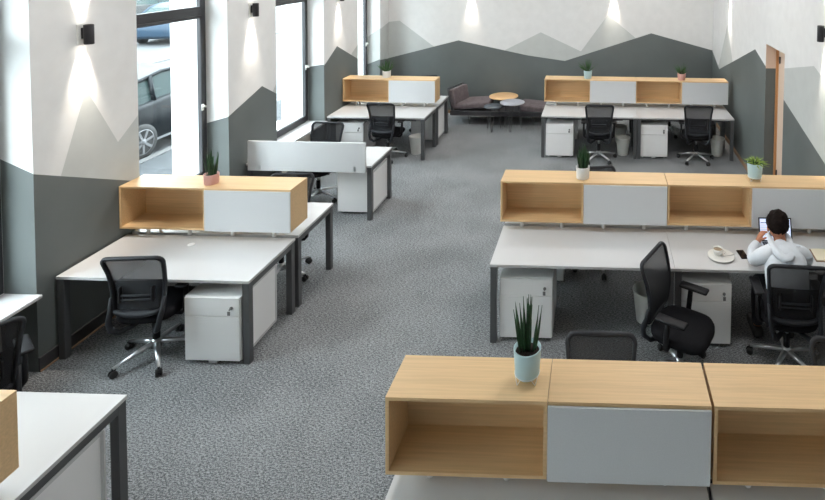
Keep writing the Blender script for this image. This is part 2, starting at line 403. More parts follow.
# wall sconces
def spot(name, parent, z, up):
    d = bpy.data.lights.new(name, 'SPOT'); d.energy = SCONCE_POWER; d.spot_size = math.radians(48); d.spot_blend = 1.0; d.shadow_soft_size = .03; d.color = SCONCE_COL
    o = bpy.data.objects.new(name, d); C.objects.link(o); o.parent = parent; o.location = (0, .05, z)
    o.rotation_euler = (PI+.16 if up else -.16, 0, 0); return o
sc = thing('wall_sconce')          # local +y points away from the wall
MB().rbox(-.05, .05, 0, .010, -.09, .09, .003, 'plastic_white', smooth=False).build('wall_plate', sc)
MB().box(-.018, .018, .012, .045, -.04, .06, 'sconce_black').build('bracket', sc, bevel=.003)
b_ = MB(); b_.lathe([(.030, -.083), (.036, -.09), (.038, -.085), (.038, .085), (.036, .09), (.030, .083)], 'sconce_black', 24, Matrix.Translation((0, .07, 0)), cap=False)
b_.build('body', sc)
MB().lathe([(0, -.082), (.030, -.082), (.030, -.078), (0, -.078)], 'lamp_disc', 20, Matrix.Translation((0, .07, 0))).build('lens', sc)
MB().lathe([(0, .078), (.030, .078), (.030, .082), (0, .082)], 'lamp_disc', 20, Matrix.Translation((0, .07, 0))).build('lens', sc)
spot('lamp_up', sc, .095, True); spot('lamp_down', sc, -.095, False)
for p, rz, lab in [
    ((XL, 4.885, 2.82), -PI/2, 'black up-and-down wall light on the nearest window pier at left'),
    ((XL, 7.31, 2.80), -PI/2, 'black wall light on the pier between the two open street windows'),
    ((XL, 9.79, 2.80), -PI/2, 'black wall light on the farthest window pier'),
    ((XL, .1, 2.8), -PI/2, 'black wall light on the window pier behind the camera'),
    ((-2.85, YB, 2.78), PI, 'black wall light high on the back wall above the lounge bench'),
    ((.32, YB, 2.80), PI, 'black wall light high on the back wall above the far right desks'),
    ((XR, 10.60, 2.86), PI/2, 'black wall light on the right wall near the far corner'),
    ((XR, 6.10, 2.76), PI/2, 'black wall light on the right wall at the frame edge'),
    ((XR, 2.0, 2.8), PI/2, 'black wall light on the right wall beside the camera')]:
    place(sc, p, rz, lab, 'wall light', 'up-and-down wall lights')

# ------------------------------------------------------------------ street outside
o = MB().box(-7.70, XO, -30, 60, -.14, -.02, 'pavement').build('ground'); struct(o)
o = MB().box(-14.2, -7.84, -30, 60, -.18, -.06, 'asphalt').build('road'); struct(o)
o = MB().box(-7.84, -7.70, -30, 60, -.18, -.01, 'kerb').build('kerb'); struct(o)
o = MB().box(-14.35, -14.2, -30, 60, -.18, -.01, 'kerb').build('kerb'); struct(o)
o = MB().box(-40, -14.35, -30, 60, -.2, -.05, 'asphalt').build('ground'); struct(o)

def make_car(paint):
    c = thing('parked_car')
    L = 4.3; hw = .88
    prof = [(-2.15, .35), (-2.18, .62), (-2.10, .86), (-1.85, .93), (-1.45, .97), (-.70, 1.02), (.55, 1.0), (1.2, .93), (1.85, .80), (2.10, .66), (2.15, .40), (2.0, .24), (-2.0, .24)]
    b = MB()
    # stations of half width along the section height
    n = len(prof); vs = []; fs = []
    for k, (sc_, xx) in enumerate([(.90, -hw), (1, -hw*.93), (1, hw*.93), (.90, hw)]):
        for (y, z) in prof: vs.append((xx, y*(.985 if sc_ < 1 else 1), .55+(z-.55)*sc_))
    for k in range(3):
        for i in range(n): fs.append((k*n+i, k*n+(i+1) % n, (k+1)*n+(i+1) % n, (k+1)*n+i))
    fs.append(tuple(range(n))); fs.append(tuple(reversed(range(3*n, 4*n))))
    b.add(vs, fs, paint, True); b.build('body', c, bevel=.03)
    # greenhouse
    g = [(-1.80, .94), (-1.15, 1.36), (-.55, 1.46), (.15, 1.44), (.62, 1.30), (1.22, .92)]
    ix = [.80, .62, .60, .60, .64, .80]
    vs = [(-x, y, z) for x, (y, z) in zip(ix, g)]+[(x, y, z) for x, (y, z) in zip(ix, g)]; n = len(g)
    fs = [(i, i+1, n+i+1, n+i) for i in range(n-1)]+[tuple(range(n)), tuple(reversed(range(n, 2*n))), (0, n, 2*n-1, n-1)]
    MB().add(vs, fs, 'car_glass', False).build('cabin_glass', c, bevel=.02)
    r = MB()
    for s in (-1, 1):
        r.tube([(s*x*1.01, y, z+.005) for x, (y, z) in zip(ix, g)], .035, paint, n=6)
        r.tube([(s*.80, .05, .98), (s*.62, -.05, 1.44)], .04, paint, n=6)
        r.tube([(s*.80, -.95, .98), (s*.635, -.85, 1.42)], .04, paint, n=6)
    r.add([(-.62, -.98, 1.395), (.62, -.98, 1.395), (.62, -.55, 1.475), (.62, .15, 1.455), (.64, .50, 1.36), (-.64, .50, 1.36), (-.62, .15, 1.455), (-.62, -.55, 1.475)], [(0, 1, 2, 7), (7, 2, 3, 6), (6, 3, 4, 5)], paint, True)
    r.build('roof', c)
    for s in (-1, 1):
        for y in (-1.32, 1.35):
            T = Matrix.Translation((s*.80, y, .32)) @ Matrix.Rotation(s*PI/2, 4, 'Y')
            wh = MB().lathe([(.20, -.10), (.31, -.10), (.33, -.07), (.33, .07), (.31, .10), (.22, .105)], 'rubber', 28, T).build('wheel', c)
            rm = MB().lathe([(.215, .06), (.23, .108), (.215, .11)], 'rim', 28, T, cap=False).lathe([(0, .10), (.05, .10), (.05, .118), (0, .118)], 'rim', 16, T)
            for k in range(7):
                a = 2*PI*k/7
                rm.box(.03, .22, -.022, .022, .095, .112, 'rim', T @ Matrix.Rotation(a, 4, 'Z'))
            rm.build('rim', wh)
        MB().rbox(s*.60-.14, s*.60+.14, 2.02, 2.13, .62, .76, .03, 'head_lamp').build('headlight', c)
        MB().box(s*.80-.012, s*.872+.012, -.25, -.07, .86, .89, 'alu').build('door_handle', c)
        MB().rbox(s*.98-.09, s*.98+.09, .72, .84, .96, 1.08, .03, paint).build('wing_mirror', c)
        MB().box(min(s*.80, s*.885), max(s*.80, s*.885), -1.0, 1.0, .25, .29, 'alu').build('sill_trim', c)
    return c
c = make_car('car_dark'); c.location = (-8.80, 10.58, -.06); c.scale = (1, 1, .95)
tag(c, 'dark hatchback parked at the kerb outside the nearest street window', 'car', 'parked cars in the street')
c = make_car('car_blue'); c.location = (-17.2, 22.3, -.05); c.rotation_euler = (0, 0, .2)
tag(c, 'blue car seen under the window transom farther across the street', 'car', 'parked cars in the street')
c = make_car('car_grey'); c.location = (-22.4, 26.0, -.05); c.rotation_euler = (0, 0, 2.2)
tag(c, 'grey car with green tinted windscreen seen above the window transom', 'car', 'parked cars in the street')
bd = thing('town_building', (-34, 30, -.1))
q = MB().box(0, -6, -40, 30, 0, 14, 'facade'); q.build('wall', bd)
for k in range(14):
    for fl in range(4):
        MB().box(-.05, .03, -37+k*4.6, -35+k*4.6, 1.2+fl*3.3, 3.0+fl*3.3, 'facade_dark').build('window', bd)
tag(bd, 'pale multi-storey building across the street', 'building')

# ------------------------------------------------------------------ desks
DW, DD, DH = 1.701, .725, .745
def make_desk():
    t = thing('office_desk')
    MB().box(0, DW-.003, 0, DD, DH-.025, DH-.002, 'laminate_edge').box(0.0, DW-.003, 0.0, DD, DH-.002, DH, 'laminate_white').build('desk_top', t)
    L = .058
    for x in (0.004, DW-.007-L):
        for y in (.004, DD-.004-L):
            MB().box(x, x+L, y, y+L, 0, DH-.0255, 'steel_dark').build('leg', t, bevel=.002)
        MB().box(x, x+L, L+.0045, DD-L-.0045, DH-.0255-.055, DH-.0255, 'steel_dark').build('side_rail', t, bevel=.002)
    for y in (.10, DD-.14):
        MB().box(L+.006, DW-L-.009, y, y+.04, DH-.0255-.05, DH-.0255, 'steel_dark').build('cross_rail', t)
    MB().box(.25, DW-.25, .30, .48, DH-.15, DH-.13, 'steel_dark').box(.4, .43, .30, .48, DH-.13, DH-.0255, 'steel_dark').box(DW-.43, DW-.4, .30, .48, DH-.13, DH-.0255, 'steel_dark').build('cable_tray', t)
    return t
desk = make_desk()
XLD, XRD = -2.995, -.975
ROW = dict(L0=1.85, L1=4.572, L2=7.157, L3=9.306, R1=2.15, R2=4.913, R3=9.56)
GAP = .05
def put_desk(x, y, flip, label): # flip: rear-row desk, sitter at +Y
    return place(desk, (x+(DW if flip else 0), y+(DD if flip else 0), 0), PI if flip else 0, label, 'desk', 'white bench desks with dark steel legs')
for row, xs, words in (
    ('L0', [XLD-DW], ['nearest left workstation at the bottom left corner']),
    ('L1', [XLD-DW], ['left workstation with the pink plant pot']),
    ('L3', [XLD-DW], ['far left workstation with the white plant pot']),
    ('R1', [-1.085, -1.085+DW+.02], ['nearest right workstation under the foreground snake plant', 'nearest right workstation at the bottom right corner']),
    ('R2', [XRD, XRD+DW], ['middle right workstation, left half without a person', 'middle right workstation where the man sits']),
    ('R3', [-1.0, -1.0+DW], ['far right workstation, under the blue-potted plant', 'far right workstation, under the pink-potted plant'])):
    for x, wd in zip(xs, words):
        put_desk(x, ROW[row], False, 'white desk, near side of the '+wd)
        put_desk(x, ROW[row]+DD+GAP, True, 'white desk, far side of the '+wd)
put_desk(XLD-DW-.02, ROW['L2'], True, 'single white desk with the white privacy screen, beside the window pier')

for o in list(scene.objects):
    if o.get('label') == 'white desk, near side of the left workstation with the pink plant pot':
        MB().lathe([(0, DH+.0005), (.032, DH+.0005), (.034, DH+.002), (.03, DH+.004), (.012, DH+.003), (0, DH+.003)], 'steel_white', 20, Matrix.Translation((.77, .56, 0))).build('cable_port', o)
# privacy screen on the single desk
sp = thing('desk_screen', (-4.665, ROW['L2']-.036, .665))
MB().rbox(0, 1.585, 0, .028, 0, .40, .004, 'felt_panel', 2, smooth=False).build('panel', sp)
for x in (.14, 1.42):
    MB().box(x, x+.035, -.006, -.0005, .02, .075, 'alu').box(x, x+.035, .0285, .034, .03, .07, 'alu').build('clamp', sp, bevel=.002)
tag(sp, 'long white privacy screen clamped to the front edge of the single desk', 'desk screen')

# ------------------------------------------------------------------ desktop cabinets
CW, CD, CH, CZ = .858, .305, .424, .838
def make_cab(door):
    t = thing('door_cabinet' if door else 'open_cabinet')
    k = .019; m_ = MB(); W = CW-.003
    m_.box(0, W, 0, CD, CH-k, CH, 'oak').box(0, W, 0, CD, 0, k, 'oak')
    m_.box(0, k, 0, CD, k, CH-k, 'oak').box(W-k, W, 0, CD, k, CH-k, 'oak').box(k, W-k, CD-.012, CD, k, CH-k, 'oak')
    m_.build('carcass', t, bevel=.001)
    if door: MB().rbox(.001, W-.001, -.014, -.001, .0, CH-.018, .002, 'felt_panel', 1, smooth=False).build('door', t)
    for x in (.21, .63):
        for y in (.095, CD-.055):
            MB().lathe([(.017, DH-CZ+.0005), (.019, DH-CZ+.006), (.013, -.02), (.017, -.001)], 'steel_white', 14, Matrix.Translation((x, y, 0))).build('foot', t)
    return t
cabO, cabD = make_cab(False), make_cab(True)
for x0, y, kinds, labs in (
    (-4.712, 5.225, 'OD', ['open oak cabinet beside the pink plant pot, against the window pier', 'oak cabinet with white door beneath the pink plant pot']),
    (-4.712, 9.93, 'OD', ['open oak cabinet on the far left workstation next to the pier', 'oak cabinet with white door on the far left workstation']),
    (-4.77, 2.45, 'OD', ['open oak cabinet on the nearest left workstation, outside the frame', 'oak cabinet end cut by the left edge of the picture']),
    (-1.10, 2.775, 'OD', ['large open oak cabinet in the foreground, leftmost', 'foreground oak cabinet with blank grey door']),
    (-1.10+2*CW+.012, 2.775, 'OD', ['large open oak cabinet in the foreground at bottom right corner', 'foreground grey-door cabinet beyond the right edge']),
    (-.992, 5.535, 'OD', ['open oak cabinet with white-potted snake plant at its right end', 'grey-door oak cabinet right of the white-potted snake plant']),
    (-.992+2*CW+.003, 5.535, 'OD', ['open oak cabinet carrying the spider plant in the middle row', 'grey-door oak cabinet in front of the man in the hoodie']),
    (-1.01, 10.17, 'OD', ['open oak cabinet at left end of the far right workstation', 'grey-door oak cabinet beneath the spiky plant in pale blue pot']),
    (-1.01+2*CW+.003, 10.17, 'OD', ['open oak cabinet beneath the far pink-potted plant', 'grey-door oak cabinet at right end of far workstation, by the right wall'])):
    for i, (k, l) in enumerate(zip(kinds, labs)):
        place(cabO if k == 'O' else cabD, (x0+i*CW, y, CZ), 0, l, 'cabinet', 'oak desktop cabinets')

# ------------------------------------------------------------------ drawer pedestals
def make_ped():
    t = thing('drawer_pedestal'); W, D, H = .485, .54, .60; z0 = .036
    MB().box(0, W, .018, D, z0, H, 'steel_white').build('body', t, bevel=.004)
    dr = MB().box(.003, W-.003, 0, .0175, H-.165, H-.003, 'steel_white').build('drawer', t, bevel=.003)
    T = Matrix.Translation((W-.07, 0, H-.09)) @ Matrix.Rotation(PI/2, 4, 'X')
    lk = MB().lathe([(0, 0), (.014, 0), (.014, .006), (.009, .009), (0, .009)], 'lock_metal', 16, T).build('lock', dr)
    ky = MB().box(W-.073, W-.067, -.03, -.009, H-.096, H-.084, 'lock_metal').rbox(W-.085, W-.06, -.034, -.03, H-.135, H-.10, .0015, 'lock_metal').build('key', dr)
    MB().box(.003, W-.003, 0, .0175, z0+.003, H-.17, 'steel_white').build('drawer', t, bevel=.003)
    MB().box(W/2-.035, W/2+.035, .003, .03, .012, z0, 'alu').build('tilt_stop', t)
    # raised side borders
    for x0, x1 in ((-.004, -.0002), (W+.0002, W+.004)):
        s = MB(); ys, zs = (.02, D), (z0, H); k = .022
        o4 = [(ys[0], zs[0]), (ys[1], zs[0]), (ys[1], zs[1]), (ys[0], zs[1])]; i4 = [(ys[0]+k, zs[0]+k), (ys[1]-k, zs[0]+k), (ys[1]-k, zs[1]-k), (ys[0]+k, zs[1]-k)]
        vs = [(x, *p) for x in (x0, x1) for p in o4+i4]; fs = []
        for q in range(4):
            n_ = (q+1) % 4
            fs += [(q, n_, 4+n_, 4+q), (8+q, 12+q, 12+n_, 8+n_), (q, 8+q, 8+n_, n_), (4+q, 4+n_, 12+n_, 12+q)]
        s.add(vs, fs, 'laminate_white').build('edge_trim', t)
    for x in (.05, W-.05):
        for y in (.06, D-.06):
            MB().cyl((x-.011, y, .02), (x+.011, y, .02), .0195, 'alu', n=16).box(x-.014, x+.014, y-.014, y+.014, .03, z0, 'alu').build('caster', t)
    return t
ped = make_ped()
def putped(x, y, flip, lab):
    place(ped, (x+(.485 if flip else 0), y, 0), PI if flip else 0, lab, 'drawer pedestal', 'white drawer pedestals under the desks')
putped(-3.56, 4.56, False, 'white drawer pedestal with key under the left desk, beside the front dark leg')
putped(-.885, 4.945, False, 'white drawer pedestal behind the foreground snake plant')
putped(.765, 4.93, False, 'white drawer pedestal behind the turned armchair')
putped(-.915, 9.56, False, 'white drawer pedestal at left end of the far right workstation')
putped(.755, 9.60, False, 'white drawer pedestal in the middle of the far right workstation')
putped(-3.55, 7.86, True, 'white drawer pedestal under the screened single desk')
putped(-4.60, 9.42, False, 'white drawer pedestal under the far left desk beside the pier')
putped(-3.55, 10.79, True, 'white drawer pedestal on the far side of the far left workstation')
putped(-3.55, 3.27, True, 'white drawer pedestal under the nearest left desk')
putped(-.84, 6.39, True, 'white drawer pedestal on the far side of the middle right workstation')
putped(-.88, 11.0, True, 'white drawer pedestal on the far side of the far right workstation')

# ------------------------------------------------------------------ task chairs (sitter looks along +Y)
def make_chair():
    t = thing('task_chair')
    # star base, each arm tapers; casters
    st = MB(); st.lathe([(.028, .075), (.042, .08), (.045, .13), (.032, .16)], 'alu', 20)
    for k in range(5):
        a = 2*PI*k/5+PI/2
        d = Vector((math.cos(a), math.sin(a), 0))
        st.tube([d*.02+Vector((0, 0, .125)), d*.12+Vector((0, 0, .115)), d*.31+Vector((0, 0, .075))], [.027, .024, .014], 'alu', n=8, sx=.8, up=(0, 0, 1))
    st.build('star_base', t)
    for k in range(5):
        a = 2*PI*k/5+PI/2; d = Vector((math.cos(a), math.sin(a), 0)); p = d*.31; s = Vector((-d.y, d.x, 0))
        cs = MB()
        for q in (-1, 1): cs.cyl(p+s*(q*.006)+Vector((0, 0, .029)), p+s*(q*.024)+Vector((0, 0, .029)), .028, 'rubber', n=18)
        cs.cyl(p+Vector((0, 0, .035)), p+Vector((0, 0, .075)), .009, 'plastic_black')
        cs.tube([p+d*.03+Vector((0, 0, .03)), p+d*.02+Vector((0, 0, .056)), p+Vector((0, 0, .062)), p-d*.02+Vector((0, 0, .056))], .007, 'plastic_black')
        cs.build('caster', t)
    MB().cyl((0, 0, .15), (0, 0, .28), .028, 'plastic_black').cyl((0, 0, .28), (0, 0, .39), .016, 'alu').build('gas_lift', t)
    mc = MB().rbox(-.09, .09, -.13, .12, .375, .425, .02, 'plastic_black'); mc.cyl((.09, .05, .395), (.20, .06, .39), .006, 'plastic_black'); mc.cyl((-.09, .05, .395), (-.20, .06, .39), .006, 'plastic_black'); mc.build('tilt_mechanism', t)
    # seat: rounded trapezoid cushion, waterfall front
    vs = []; fs = []; N = 36
    rings = [(.86, .425), (.97, .432), (1.0, .452), (1.0, .475), (.95, .495), (.80, .503), (.45, .500), (.1, .497)]
    for sc_, z in rings:
        for i in range(N):
            a = 2*PI*i/N; c, s = math.cos(a), math.sin(a); e_ = .55
            x = .245*math.copysign(abs(c)**e_, c); y = .245*math.copysign(abs(s)**e_, s)
            x *= 1+.05*(s if s > 0 else s*1.6)
            zz = z-(.028*max(0, (y*sc_-.14)/.1)**2 if z > .44 else 0)
            vs.append((x*sc_, y*sc_+.02, zz))
    for j in range(len(rings)-1):
        for i in range(N): fs.append((j*N+i, j*N+(i+1) % N, (j+1)*N+(i+1) % N, (j+1)*N+i))
    fs.append(tuple(reversed(range(N)))); fs.append(tuple((len(rings)-1)*N+i for i in range(N)))
    MB().add(vs, fs, 'fabric_black', True).build('seat', t)
    # back: curve y(z)
    def yb(z): u = (z-.52)/.5; return -.225-.015*u-.045*u*u+.03*math.sin(u*PI)
    def hw(z): u = (z-.52)/.5; return .192+.043*u
    z0, z1, rr = .53, 1.035, .05
    loop = []
    def corner(cx, cz, a0, a1, n=5):
        for i in range(n+1):
            a = a0+(a1-a0)*i/n; loop.append((cx+rr*math.cos(a), cz+rr*math.sin(a)))
    corner(hw(z1)-rr, z1-rr, 0, PI/2); corner(-hw(z1)+rr, z1-rr, PI/2, PI)
    for z in (.88, .78, .68): loop.append((-hw(z), z))
    corner(-hw(z0)+rr, z0+rr, PI, 1.5*PI); corner(hw(z0)-rr, z0+rr, 1.5*PI, 2*PI)
    for z in (.68, .78, .88): loop.append((hw(z), z))
    def P(x, z, o_=0): return Vector((x, yb(z)+.30*x*x+o_, z))
    fr = MB().tube([P(x, z) for x, z in loop], .0165, 'plastic_char', n=8, closed=True, up=(0, 1, 0), sx=1.15).build('back_frame', t)
    # mesh web
    gv = []; gf = []; nx, nz_ = 12, 16
    for j in range(nz_+1):
        z = z0+(z1-z0)*j/nz_
        for i in range(nx+1):
            x = (2*i/nx-1)*(hw(z)-.004)
            dz = max(0, rr-min(z-z0, z1-z)); lim = hw(z)-rr+math.sqrt(max(0, rr*rr-dz*dz)) if dz > 0 else hw(z)
            x = max(-lim, min(lim, x)); gv.append(P(x, z, .004))
    for j in range(nz_):
        for i in range(nx): a = j*(nx+1)+i; gf.append((a, a+1, a+nx+2, a+nx+1))
    MB().add(gv, gf, 'chair_mesh', True).build('back_mesh', t, fixn=False)
    lv = []; lf = []
    for j in range(6):
        z = .555+.245*j/5
        for i in range(9): x = (i/4-1)*(hw(z)-.02); lv.append(P(x, z, .014))
    for j in range(5):
        for i in range(8): a = j*9+i; lf.append((a, a+1, a+10, a+9))
    MB().add(lv, lf, 'chair_mesh_dense', True).build('lower_mesh', t, fixn=False)
    lm = MB()
    for x in (-.13, .13):
        lm.rbox(x-.008, x+.008, yb(.7)-.035, yb(.7)+.0, .63, .76, .003, 'plastic_black', 2)
    lm.tube([P(x, .69, -.026) for x in [-.13+.026*i for i in range(11)]], .010, 'plastic_char', n=8, up=(0, 1, 0), sx=.7)
    lm.tube([P(x, .655, -.026) for x in [-.13+.026*i for i in range(11)]], .007, 'plastic_char', n=8, up=(0, 1, 0), sx=.7)
    lm.build('lumbar_support', t)
    MB().tube([P(x, .545-.03*(1-(x/.19)**2), -.004) for x in [-.19+.038*i for i in range(11)]], .02, 'plastic_char', n=8, up=(0, 0, 1), sx=1.1).build('lower_band', t)
    # carriers: from the frame sides down and under the seat
    for s in (-1, 1):
        pts = [P(s*.214, .66, -.01), P(s*.208, .57, -.02), Vector((s*.200, -.262, .48)), Vector((s*.185, -.258, .41)), Vector((s*.15, -.215, .365)), Vector((s*.08, -.14, .375)), Vector((s*.05, -.08, .39))]
        MB().tube(pts, [.014, .018, .02, .021, .02, .017, .014], 'plastic_char', n=8, sx=1.25, up=(0, 1, 0)).build('back_carrier', t)
    for s in (-1, 1):
        ar = MB().tube([(s*.10, -.03, .405), (s*.24, -.03, .40), (s*.262, -.03, .43), (s*.266, -.02, .55), (s*.266, -.01, .665)], [.014, .016, .018, .019, .017], 'plastic_black', n=8, sx=1.3, up=(0, 1, 0)).build('armrest', t)
        MB().rbox(s*.266-.045, s*.266+.045, -.11, .15, .662, .69, .013, 'plastic_black').build('arm_pad', ar)
    return t
chair = make_chair()
CH = [
    ((-3.89, 4.66), .10, 'task chair at the left desk with the pink plant, mesh back turned to the camera'),
    ((-3.48, 5.87), PI+.08, 'task chair behind the cabinet with the pink pot, mostly hidden'),
    ((-4.05, 7.77), PI-.05, 'task chair facing the camera behind the white privacy screen'),
    ((-3.67, 9.40), -.08, 'task chair with its back to the camera at the far left workstation'),
    ((-3.50, 10.98), PI+.3, 'task chair on the far side of the far left workstation'),
    ((-4.35, 3.62), .95, 'task chair cut by the left edge at the nearest left desk'),
    ((.045, 3.46), PI, 'task chair whose back top shows above the blank grey cabinet door'),
    ((1.73, 3.46), PI-.04, 'task chair at the right edge behind the foreground cabinets'),
    ((.735, 4.60), -2.09, 'black armchair-style task chair turned sideways at the middle right desk'),
    ((1.70, 4.76), -.06, 'task chair the man in the white hoodie sits on'),
    ((.03, 6.25), PI+.2, 'task chair behind the middle right row, only its casters showing'),
    ((.02, 9.53), .03, 'task chair at the far right workstation, left of the waste bins'),
    ((1.74, 9.58), -.06, 'task chair at the far right workstation, nearest the right wall'),
    ((1.45, 11.0), PI+.3, 'task chair on the far side of the far right workstation')]
for (x, y), rz, lab in CH:
    o = place(chair, (x, y, 0), rz, lab, 'office chair', 'black mesh task chairs')
    drop = .085 if y == 3.46 else .05 if y == 4.60 else 0      # these are set lower on their gas lifts
    for ch in o.children:
        if drop and not ch.name.startswith(('star_base', 'caster')): ch.location.z -= drop

# ------------------------------------------------------------------ waste bins
def make_bin():
    t = thing('waste_bin')
    MB().lathe([(0, .004), (.088, .0), (.092, .004), (.128, .30), (.133, .305), (.133, .315), (.126, .315), (.122, .30), (.087, .012), (0, .012)], 'plastic_white', 32).build('bin_body', t)
    return t
bin_ = make_bin()
for (x, y), lab in [((.50, 5.30), 'white waste bin under the desk behind the turned armchair'),
                    ((-3.25, 9.66), 'white waste bin behind the front leg of the far left workstation'),
                    ((.46, 9.80), 'white waste bin in front of another bin under the far right desks'),
                    ((.44, 10.45), 'shaded waste bin behind the other one under the far right desks'),
                    ((2.17, 9.85), 'white waste bin under the far right desk by the right wall')]:
    place(bin_, (x, y, 0), 0, lab, 'waste bin', 'round white waste bins')

# ------------------------------------------------------------------ potted plants
def leaf(mb, base, tip, bend, wd, mt, n=6, thick=.002):
    base, tip = Vector(base), Vector(tip); ax = (tip-base); side = ax.cross(Vector((random.uniform(-1, 1), random.uniform(-1, 1), .2))).normalized()
    nor = side.cross(ax).normalized(); vs = []; fs = []
    for i in range(n+1):
        u = i/n; c = base+ax*u+Vector(bend)*math.sin(u*PI*.5)*u; wv = wd*(1-u**2.2)*(.75+.5*math.sin(u*PI))+.0004
        vs += [c-side*wv+nor*wv*.35, c+nor*(-thick), c+side*wv+nor*wv*.35, c+nor*thick]
    for i in range(n):
        for k in range(4): fs.append((i*4+k, i*4+(k+1) % 4, (i+1)*4+(k+1) % 4, (i+1)*4+k))
    fs.append((3, 2, 1, 0)); mb.add(vs, fs, mt, True)
def make_plant(pot, r, h, kind, stand=False, lh=.2, n=14, rb=None):
    t = thing('potted_plant'); z = .03 if stand else 0; rb = rb or r*.88
    p = MB().lathe([(0, z), (rb*.93, z), (rb, z+.006), (r, z+h-.003), (r, z+h), (r-.006, z+h), (r-.008, z+h-.03), (0, z+h-.03)], MATS_POT[pot], 32).build('pot', t)
    MB().lathe([(0, z+h-.028), (r-.009, z+h-.028), (r-.011, z+h-.02), (0, z+h-.015)], 'soil', 20).build('soil', t)
    if stand:
        s = MB()
        for k in range(4):
            a = PI/4+k*PI/2; c_, s_ = math.cos(a), math.sin(a); rr = rb+.003
            for da in (-.16, .16):
                s.tube([(rr*math.cos(a+da*2.2), rr*math.sin(a+da*2.2), z+.012), (rr*1.0*c_, rr*1.0*s_, .0018)], .0016, 'steel_white', n=6)
        s.tube([(( rb+.003)*math.cos(2*PI*i/24), (rb+.003)*math.sin(2*PI*i/24), z+.012) for i in range(24)], .0016, 'steel_white', n=6, closed=True)
        s.build('wire_stand', t)
    f = MB()
    for i in range(n):
        a = random.uniform(0, 2*PI)
        if kind == 'snake':
            q = random.uniform(0, r*.62); hh = lh*random.uniform(.62, 1.0)*(1.1-q/r*.45); ox = q*math.cos(a); oy = q*math.sin(a)
            leaf(f, (ox, oy, z+h-.022), (ox*1.9, oy*1.9, z+h-.02+hh), (0, 0, 0), .0095, 'leaf_dark')
        elif kind == 'spiky':
            q = r*.25; el = random.uniform(.35, 1.4); L = lh*random.uniform(.7, 1)
            leaf(f, (q*math.cos(a), q*math.sin(a), z+h-.022), (L*math.cos(a)*math.cos(el), L*math.sin(a)*math.cos(el), z+h+L*math.sin(el)), (0, 0, 0), .008, 'leaf_mid')
        else:
            q = r*.25; el = random.uniform(.45, 1.35); L = lh*random.uniform(.7, 1)
            leaf(f, (q*math.cos(a), q*math.sin(a), z+h-.02), (L*math.cos(a)*math.cos(el), L*math.sin(a)*math.cos(el), z+h+L*math.sin(el)*.8), (0, 0, -L*.45), .008, random.choice(['leaf_light', 'leaf_light', 'leaf_mid']), n=8)
    f.build('leaves', t); return t
MATS_POT = {'b': 'pot_blue', 'p': 'pot_pink', 'w': 'pot_white'}
CT = .85+.412
for args, loc, lab in [
    (('b', .076, .15, 'snake', True, .31, 26, .066), (-.37, 2.925, CT), 'large snake plant in pale blue pot on wire stand, foreground'),
    (('p', .068, .10, 'snake', False, .26, 34, .064), (-3.87, 5.345, CT), 'snake plant in pink pot on the left cabinets'),
    (('w', .072, .125, 'snake', False, .25, 44, .066), (-.15, 5.66, CT), 'snake plant in white pot on the middle right cabinets'),
    (('b', .080, .155, 'spider', True, .19, 80, .068), (1.655, 5.70, CT), 'light green spider plant in pale blue pot on a stand'),
    (('w', .075, .125, 'spiky', False, .24, 40, .07), (-3.96, 10.10, CT), 'spiky plant in white pot on the far left cabinets'),
    (('b', .08, .15, 'spiky', False, .25, 40, .068), (-.20, 10.30, CT), 'dark spiky plant in pale blue pot on the far right cabinets'),
    (('p', .08, .125, 'spiky', False, .22, 36, .07), (1.57, 10.30, CT), 'small spiky plant in pink pot on the far right cabinets')]:
    p = make_plant(*args); p.location = loc; tag(p, lab, 'plant')

# ------------------------------------------------------------------ things on the middle right desk
sa = thing('saucer', (1.19, 5.13, DH))
MB().lathe([(0, .004), (.055, .001), (.06, .003), (.125, .014), (.128, .017), (.123, .019), (.06, .009), (0, .008)], 'china', 40).build('dish', sa)
tag(sa, 'large white saucer on the desk under the coffee cup', 'saucer')
cp = thing('coffee_cup', (1.165, 5.155, DH+.0085))
MB().lathe([(0, 0), (.028, 0), (.03, .003), (.045, .035), (.05, .062), (.047, .062), (.042, .035), (.027, .007), (0, .006)], 'china', 32).build('cup_body', cp)
MB().lathe([(0, .045), (.0435, .045), (.0438, .048), (0, .048)], 'coffee', 24).build('coffee', cp)
MB().tube([(.045, 0, .052), (.062, 0, .05), (.07, 0, .036), (.06, 0, .02), (.038, 0, .018)], .0045, 'china', n=8).build('handle', cp)
cp.rotation_euler = (0, 0, -.4)
tag(cp, 'white coffee cup standing on the saucer', 'cup')
so = MB().tube([(1.21, 5.115, DH+.0165), (1.25, 5.12, DH+.019), (1.32, 5.135, DH+.0245)], .0028, 'alu', n=6)
so.add([(1.185, 5.105, DH+.0135), (1.20, 5.098, DH+.0135), (1.215, 5.105, DH+.016), (1.212, 5.122, DH+.016), (1.195, 5.122, DH+.0135),
        (1.185, 5.105, DH+.016), (1.20, 5.098, DH+.016), (1.215, 5.105, DH+.0185), (1.212, 5.122, DH+.0185), (1.195, 5.122, DH+.016)],
       [(0, 1, 2, 3, 4), (9, 8, 7, 6, 5), (0, 5, 6, 1), (1, 6, 7, 2), (2, 7, 8, 3), (3, 8, 9, 4), (4, 9, 5, 0)], 'alu')
tag(so.build('teaspoon'), 'small metal teaspoon lying on the saucer', 'spoon')
ph = thing('smartphone', (1.405, 5.175, DH+.0001), .12)
MB().rbox(-.036, .036, -.074, .074, 0, .008, .0035, 'plastic_black').build('case', ph)
MB().box(-.032, .032, -.070, .070, .0081, .0086, 'phone_glass').build('screen', ph)
tag(ph, 'black smartphone lying on the desk beside the coffee cup', 'phone')
lp = thing('laptop', (1.80, 5.41, DH), 0)
MB().rbox(-.165, .165, -.235, 0, .002, .016, .005, 'alu', smooth=False).build('base', lp)
kb = MB()
